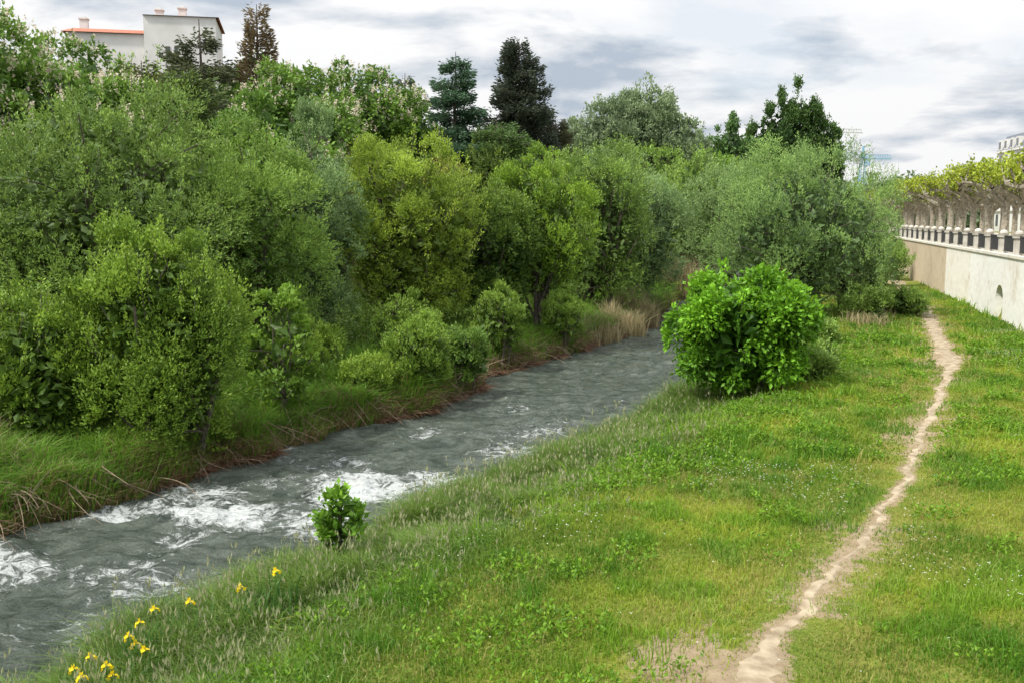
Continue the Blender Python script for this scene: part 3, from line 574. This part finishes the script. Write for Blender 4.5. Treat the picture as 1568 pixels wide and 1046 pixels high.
def person(x,y,z,rz):
    J={'pel':(0,0,.95,.13),'waist':(0,0,1.1,.125),'chest':(0,.01,1.32,.155),'neck':(0,.01,1.47,.055),'headb':(0,.02,1.55,.07),'head':(0,.03,1.64,.095),'headt':(0,.02,1.70,.07)}
    order=['pel','waist','chest','neck','headb','head','headt']; V=[J[k][:3] for k in order]; R=[J[k][3] for k in order]; E=[(i,i+1) for i in range(6)]
    for sx in (-1,1):
        n=len(V); V+=[(sx*.19,0,1.40),(sx*.24,.02,1.15),(sx*.22,.16,.98),(sx*.2,.22,.96)]; R+=[.062,.048,.036,.04]; E+=[(2,n),(n,n+1),(n+1,n+2),(n+2,n+3)]
        n=len(V); V+=[(sx*.1,0,.86),(sx*.11,.04*sx,.5),(sx*.11,.02+.06*sx,.09),(sx*.12,.14+.06*sx,.04)]; R+=[.095,.065,.045,.045]; E+=[(0,n),(n,n+1),(n+1,n+2),(n+2,n+3)]
    me=bpy.data.meshes.new('body'); me.from_pydata(V,E,[]); ob=bpy.data.objects.new('pedestrian',me); scene.collection.objects.link(ob)
    bpy.context.view_layer.objects.active=ob; ob.select_set(True)
    ob.modifiers.new('s','SKIN'); sd=ob.modifiers.new('u','SUBSURF'); sd.levels=2; sd.render_levels=2
    for i,v in enumerate(me.skin_vertices[0].data): v.radius=(R[i],R[i]*(.8 if i in(1,2) else 1)); v.use_root=(i==0)
    m,nt,out=newmat('pedestrian_clothes'); g=N(nt,'ShaderNodeTexCoord'); sp=N(nt,'ShaderNodeSeparateXYZ'); nt.links.new(g.outputs['Object'],sp.inputs[0])
    r=N(nt,'ShaderNodeValToRGB'); r.color_ramp.interpolation='CONSTANT'; e=r.color_ramp.elements; e[0].position=0; e[0].color=(.03,.03,.04,1); e[1].position=.5; e[1].color=(.02,.025,.045,1)
    a=e.new(.76); a.color=(.55,.36,.28,1); a=e.new(.845); a.color=(.6,.58,.55,1)
    d=N(nt,'ShaderNodeMath',operation='DIVIDE'); d.inputs[1].default_value=2.; nt.links.new(sp.outputs[2],d.inputs[0]); nt.links.new(d.outputs[0],r.inputs[0])
    p=N(nt,'ShaderNodeBsdfPrincipled'); p.inputs['Roughness'].default_value=.8; nt.links.new(r.outputs[0],p.inputs['Base Color']); nt.links.new(p.outputs[0],out.inputs[0])
    me.materials.append(m); ob.location=(x,y,z); ob.rotation_euler=(0,0,rz)
q=wp(50.3,1.2,4.09); person(*q,1.3)

# ------------------------------------------------------------------ buildings
def empty(name,loc,rz=0):
    e=bpy.data.objects.new(name,None); scene.collection.objects.link(e); e.location=loc; e.rotation_euler=(0,0,rz); return e
E=empty('white_hillside_house',(-33.6,96,15.7),math.radians(12))
mb=MB(); mb.box((-3.6,0,3.0),(6.8,7,7.6)); mb.box((2.9,-.6,3.6),(6.2,8,9.4)); mb.box((6.9,.2,1.7),(1.8,6,4.4)); mb.build('walls',[M_white],parent=E)
mb=MB()
mb.add([(-7.3,-3.8,6.82),(-.2,-3.8,6.82),(-.2,3.8,6.82),(-7.3,3.8,6.82),(-7.0,0,7.75),(-.2,0,7.75)],[[0,1,5,4],[2,3,4,5]]); mb.add([(-7.3,-3.8,6.82),(-7.0,0,7.75),(-7.3,3.8,6.82)],[[0,1,2]]); mb.add([(-.25,-4.8,8.32),(6.3,-4.8,8.32),(6.3,3.6,8.32),(-.25,3.6,8.32),(.6,-.6,8.95),(5.3,-.6,8.95)],[[0,1,5,4],[2,3,4,5]]); mb.add([(-.25,-4.8,8.32),(.6,-.6,8.95),(-.25,3.6,8.32),(6.3,-4.8,8.32),(6.3,3.6,8.32),(5.3,-.6,8.95)],[[0,1,2],[3,4,5]])
mb.box((6.95,.2,4.0),(2.0,6.3,.18)); mb.build('roof',[M_tile],parent=E)
mb=MB()
for c in [(-6.2,1,7.9),(.5,1.2,9.0),(2.6,1,9.2)]: mb.box(c,(.7,.7,1.6)); mb.box((c[0],c[1],c[2]+.86),(.85,.85,.12)); mb.box((c[0],c[1],c[2]+1.02),(.35,.35,.2))
mb.build('chimneys',[M_white],parent=E)
mb=MB()
for (x,y,z,w,h) in [(-5.4,-3.52,2.2,.8,1.2),(1.8,-4.62,5.2,.4,.9),(2.5,-4.62,5.2,.3,.9),(4.8,-4.62,2.6,.9,1.3),(1.2,-4.62,2.6,.9,1.3),(6.9,-2.82,2.4,.8,1.0),(5.0,-4.62,6.0,.3,.6)]:
    mb.box((x,y,z),(w,.06,h)); 
mb.build('windows',[M_glass],parent=E)
E=empty('mansard_town_building',(84.5,150,4.0),math.radians(-10))
mb=MB(); mb.box((0,0,6.1),(20,12,12.2)); 
for z in (3.3,6.5,9.4,12.2): mb.box((0,0,z),(20.5,12.5,.3))
mb.build('walls',[M_white],parent=E)
mb=MB(); mb.add([(-10.1,-6.1,12.38),(10.1,-6.1,12.38),(10.1,6.1,12.38),(-10.1,6.1,12.38),(-9.0,-5.0,14.6),(9.0,-5.0,14.6),(9.0,5.0,14.6),(-9.0,5.0,14.6)],[[0,1,5,4],[1,2,6,5],[2,3,7,6],[3,0,4,7],[4,5,6,7]])
mb.build('mansard_roof',[M_slate],parent=E)
mb=MB(); mw=MB()
for i in range(8):
    x=-8.4+i*2.4
    for z in (1.8,4.9,8.0,10.8):
        mb.box((x,-6.03,z),(1.0,.1,1.7)); mw.box((x,-6.1,z-.98),(1.3,.25,.12))
    mw.box((x,-5.7,13.2),(1.3,1.0,1.5)); mb.box((x,-6.23,13.2),(.8,.08,1.0))
for i in range(4):
    y=-4.2+i*2.8
    for z in (1.8,4.9,8.0,10.8): mb.box((-10.03,y,z),(.1,1.0,1.7))
    mw.box((-9.7,y,13.2),(1.0,1.3,1.5)); mb.box((-10.23,y,13.2),(.08,.8,1.0))
mw.box((-4,1,15.2),(1.2,.8,1.6)); mw.box((4,1,15.2),(1.2,.8,1.6))
mb.build('windows',[M_glass],parent=E); mw.build('dormers_and_sills',[M_white],parent=E)
def crane(x,y,zt,jib,rz,col):
    mb=MB()
    for dx in (-.6,.6):
        for dy in (-.6,.6): mb.box((x+dx,y+dy,zt/2+2),(.2,.2,zt),0,0,col)
    for i in range(int(zt/2)): mb.box((x,y,4+i*2),(1.3,1.3,.12),0,0,col)
    c,s_=math.cos(rz),math.sin(rz)
    mb.box((x+c*jib*.35,y+s_*jib*.35,zt+1.5),(jib,.4,.3),rz,0,col); mb.box((x+c*jib*.35,y+s_*jib*.35,zt+2.5),(jib*.9,.15,.15),rz,0,col)
    for i in range(14): mb.box((x+c*jib*(-.1+i*.07),y+s_*jib*(-.1+i*.07),zt+2),(.12,.12,1.0),rz,0,col)
    mb.box((x,y,zt+3),(.5,.5,3.5),0,0,col); mb.box((x-c*jib*.13,y-s_*jib*.13,zt+.9),(2,1,1.4),rz,0,(.4,.4,.4)); mb.box((x+.9,y-.9,zt+.4),(1.1,1.1,1.5),0,0,(.3,.45,.6))
    mb.build('tower_crane',[M_col])
crane(91,262,20,9,.1,(.25,.45,.6)); crane(95,300,30,12,.3,(.6,.6,.6))

# ------------------------------------------------------------------ light & sky
sv=Vector((-.62,-.38,.95)).normalized(); el=math.asin(sv.z); rot=math.atan2(sv.x,sv.y)
sd=bpy.data.lights.new('sun','SUN'); sd.energy=4.8; sd.angle=math.radians(5); sd.color=(1,.95,.85)
so=bpy.data.objects.new('sun',sd); scene.collection.objects.link(so); so.rotation_euler=sv.to_track_quat('Z','Y').to_euler()
w=bpy.data.worlds.new("World"); scene.world=w; w.use_nodes=True; nt=w.node_tree; nt.nodes.clear(); L=nt.links.new
out=N(nt,'ShaderNodeOutputWorld'); sky=N(nt,'ShaderNodeTexSky'); sky.sky_type='NISHITA'; sky.sun_disc=False; sky.sun_elevation=el; sky.sun_rotation=rot
b1=N(nt,'ShaderNodeBackground'); b1.inputs[1].default_value=.14; L(sky.outputs[0],b1.inputs[0])
tc=N(nt,'ShaderNodeTexCoord'); sp=N(nt,'ShaderNodeSeparateXYZ'); L(tc.outputs['Generated'],sp.inputs[0])
def M(op,a,b=None,c=None):
    n=N(nt,'ShaderNodeMath',operation=op)
    for i,v in enumerate((a,b,c)):
        if v is None: continue
        if isinstance(v,(int,float)): n.inputs[i].default_value=v
        else: L(v,n.inputs[i])
    return n.outputs[0]
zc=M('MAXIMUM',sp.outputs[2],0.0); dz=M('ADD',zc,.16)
cb=N(nt,'ShaderNodeCombineXYZ'); L(M('DIVIDE',sp.outputs[0],dz),cb.inputs[0]); L(M('DIVIDE',sp.outputs[1],dz),cb.inputs[1])
def wn_(s,d,r,off,dist=0.):
    m=N(nt,'ShaderNodeMapping'); m.inputs['Location'].default_value=off; L(cb.outputs[0],m.inputs[0])
    n=N(nt,'ShaderNodeTexNoise'); n.inputs['Scale'].default_value=s; n.inputs['Detail'].default_value=d; n.inputs['Roughness'].default_value=r; n.inputs['Distortion'].default_value=dist; L(m.outputs[0],n.inputs['Vector']); return n.outputs['Fac']
def wr(f,a,b,ca,cb_):
    r=N(nt,'ShaderNodeValToRGB'); e=r.color_ramp.elements; e[0].position=a; e[1].position=b; e[0].color=(*ca,1); e[1].color=(*cb_,1); L(f,r.inputs[0]); return r.outputs[0]
cl=wr(wn_(1.3,9,.56,(3.1,1.7,0),.2),.38,.52,(.47,.54,.63),(.95,.95,.955))
cover=wr(wn_(.8,7,.55,(7.3,4.2,0),.2),.34,.46,(0,0,0),(1,1,1))
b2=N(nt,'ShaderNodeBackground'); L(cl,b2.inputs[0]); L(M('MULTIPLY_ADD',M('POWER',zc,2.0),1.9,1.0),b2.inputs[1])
cov=M('MULTIPLY_ADD',cover,.3,.7)
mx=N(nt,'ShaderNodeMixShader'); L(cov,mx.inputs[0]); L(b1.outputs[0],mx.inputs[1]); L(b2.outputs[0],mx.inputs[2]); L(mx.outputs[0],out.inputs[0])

cam=bpy.data.cameras.new('camera'); cam.lens=35; cam.sensor_width=36; cam.clip_end=5000; co=bpy.data.objects.new('camera',cam); scene.collection.objects.link(co)
co.location=(0,0,6); co.rotation_euler=(math.radians(83),0,0); scene.camera=co
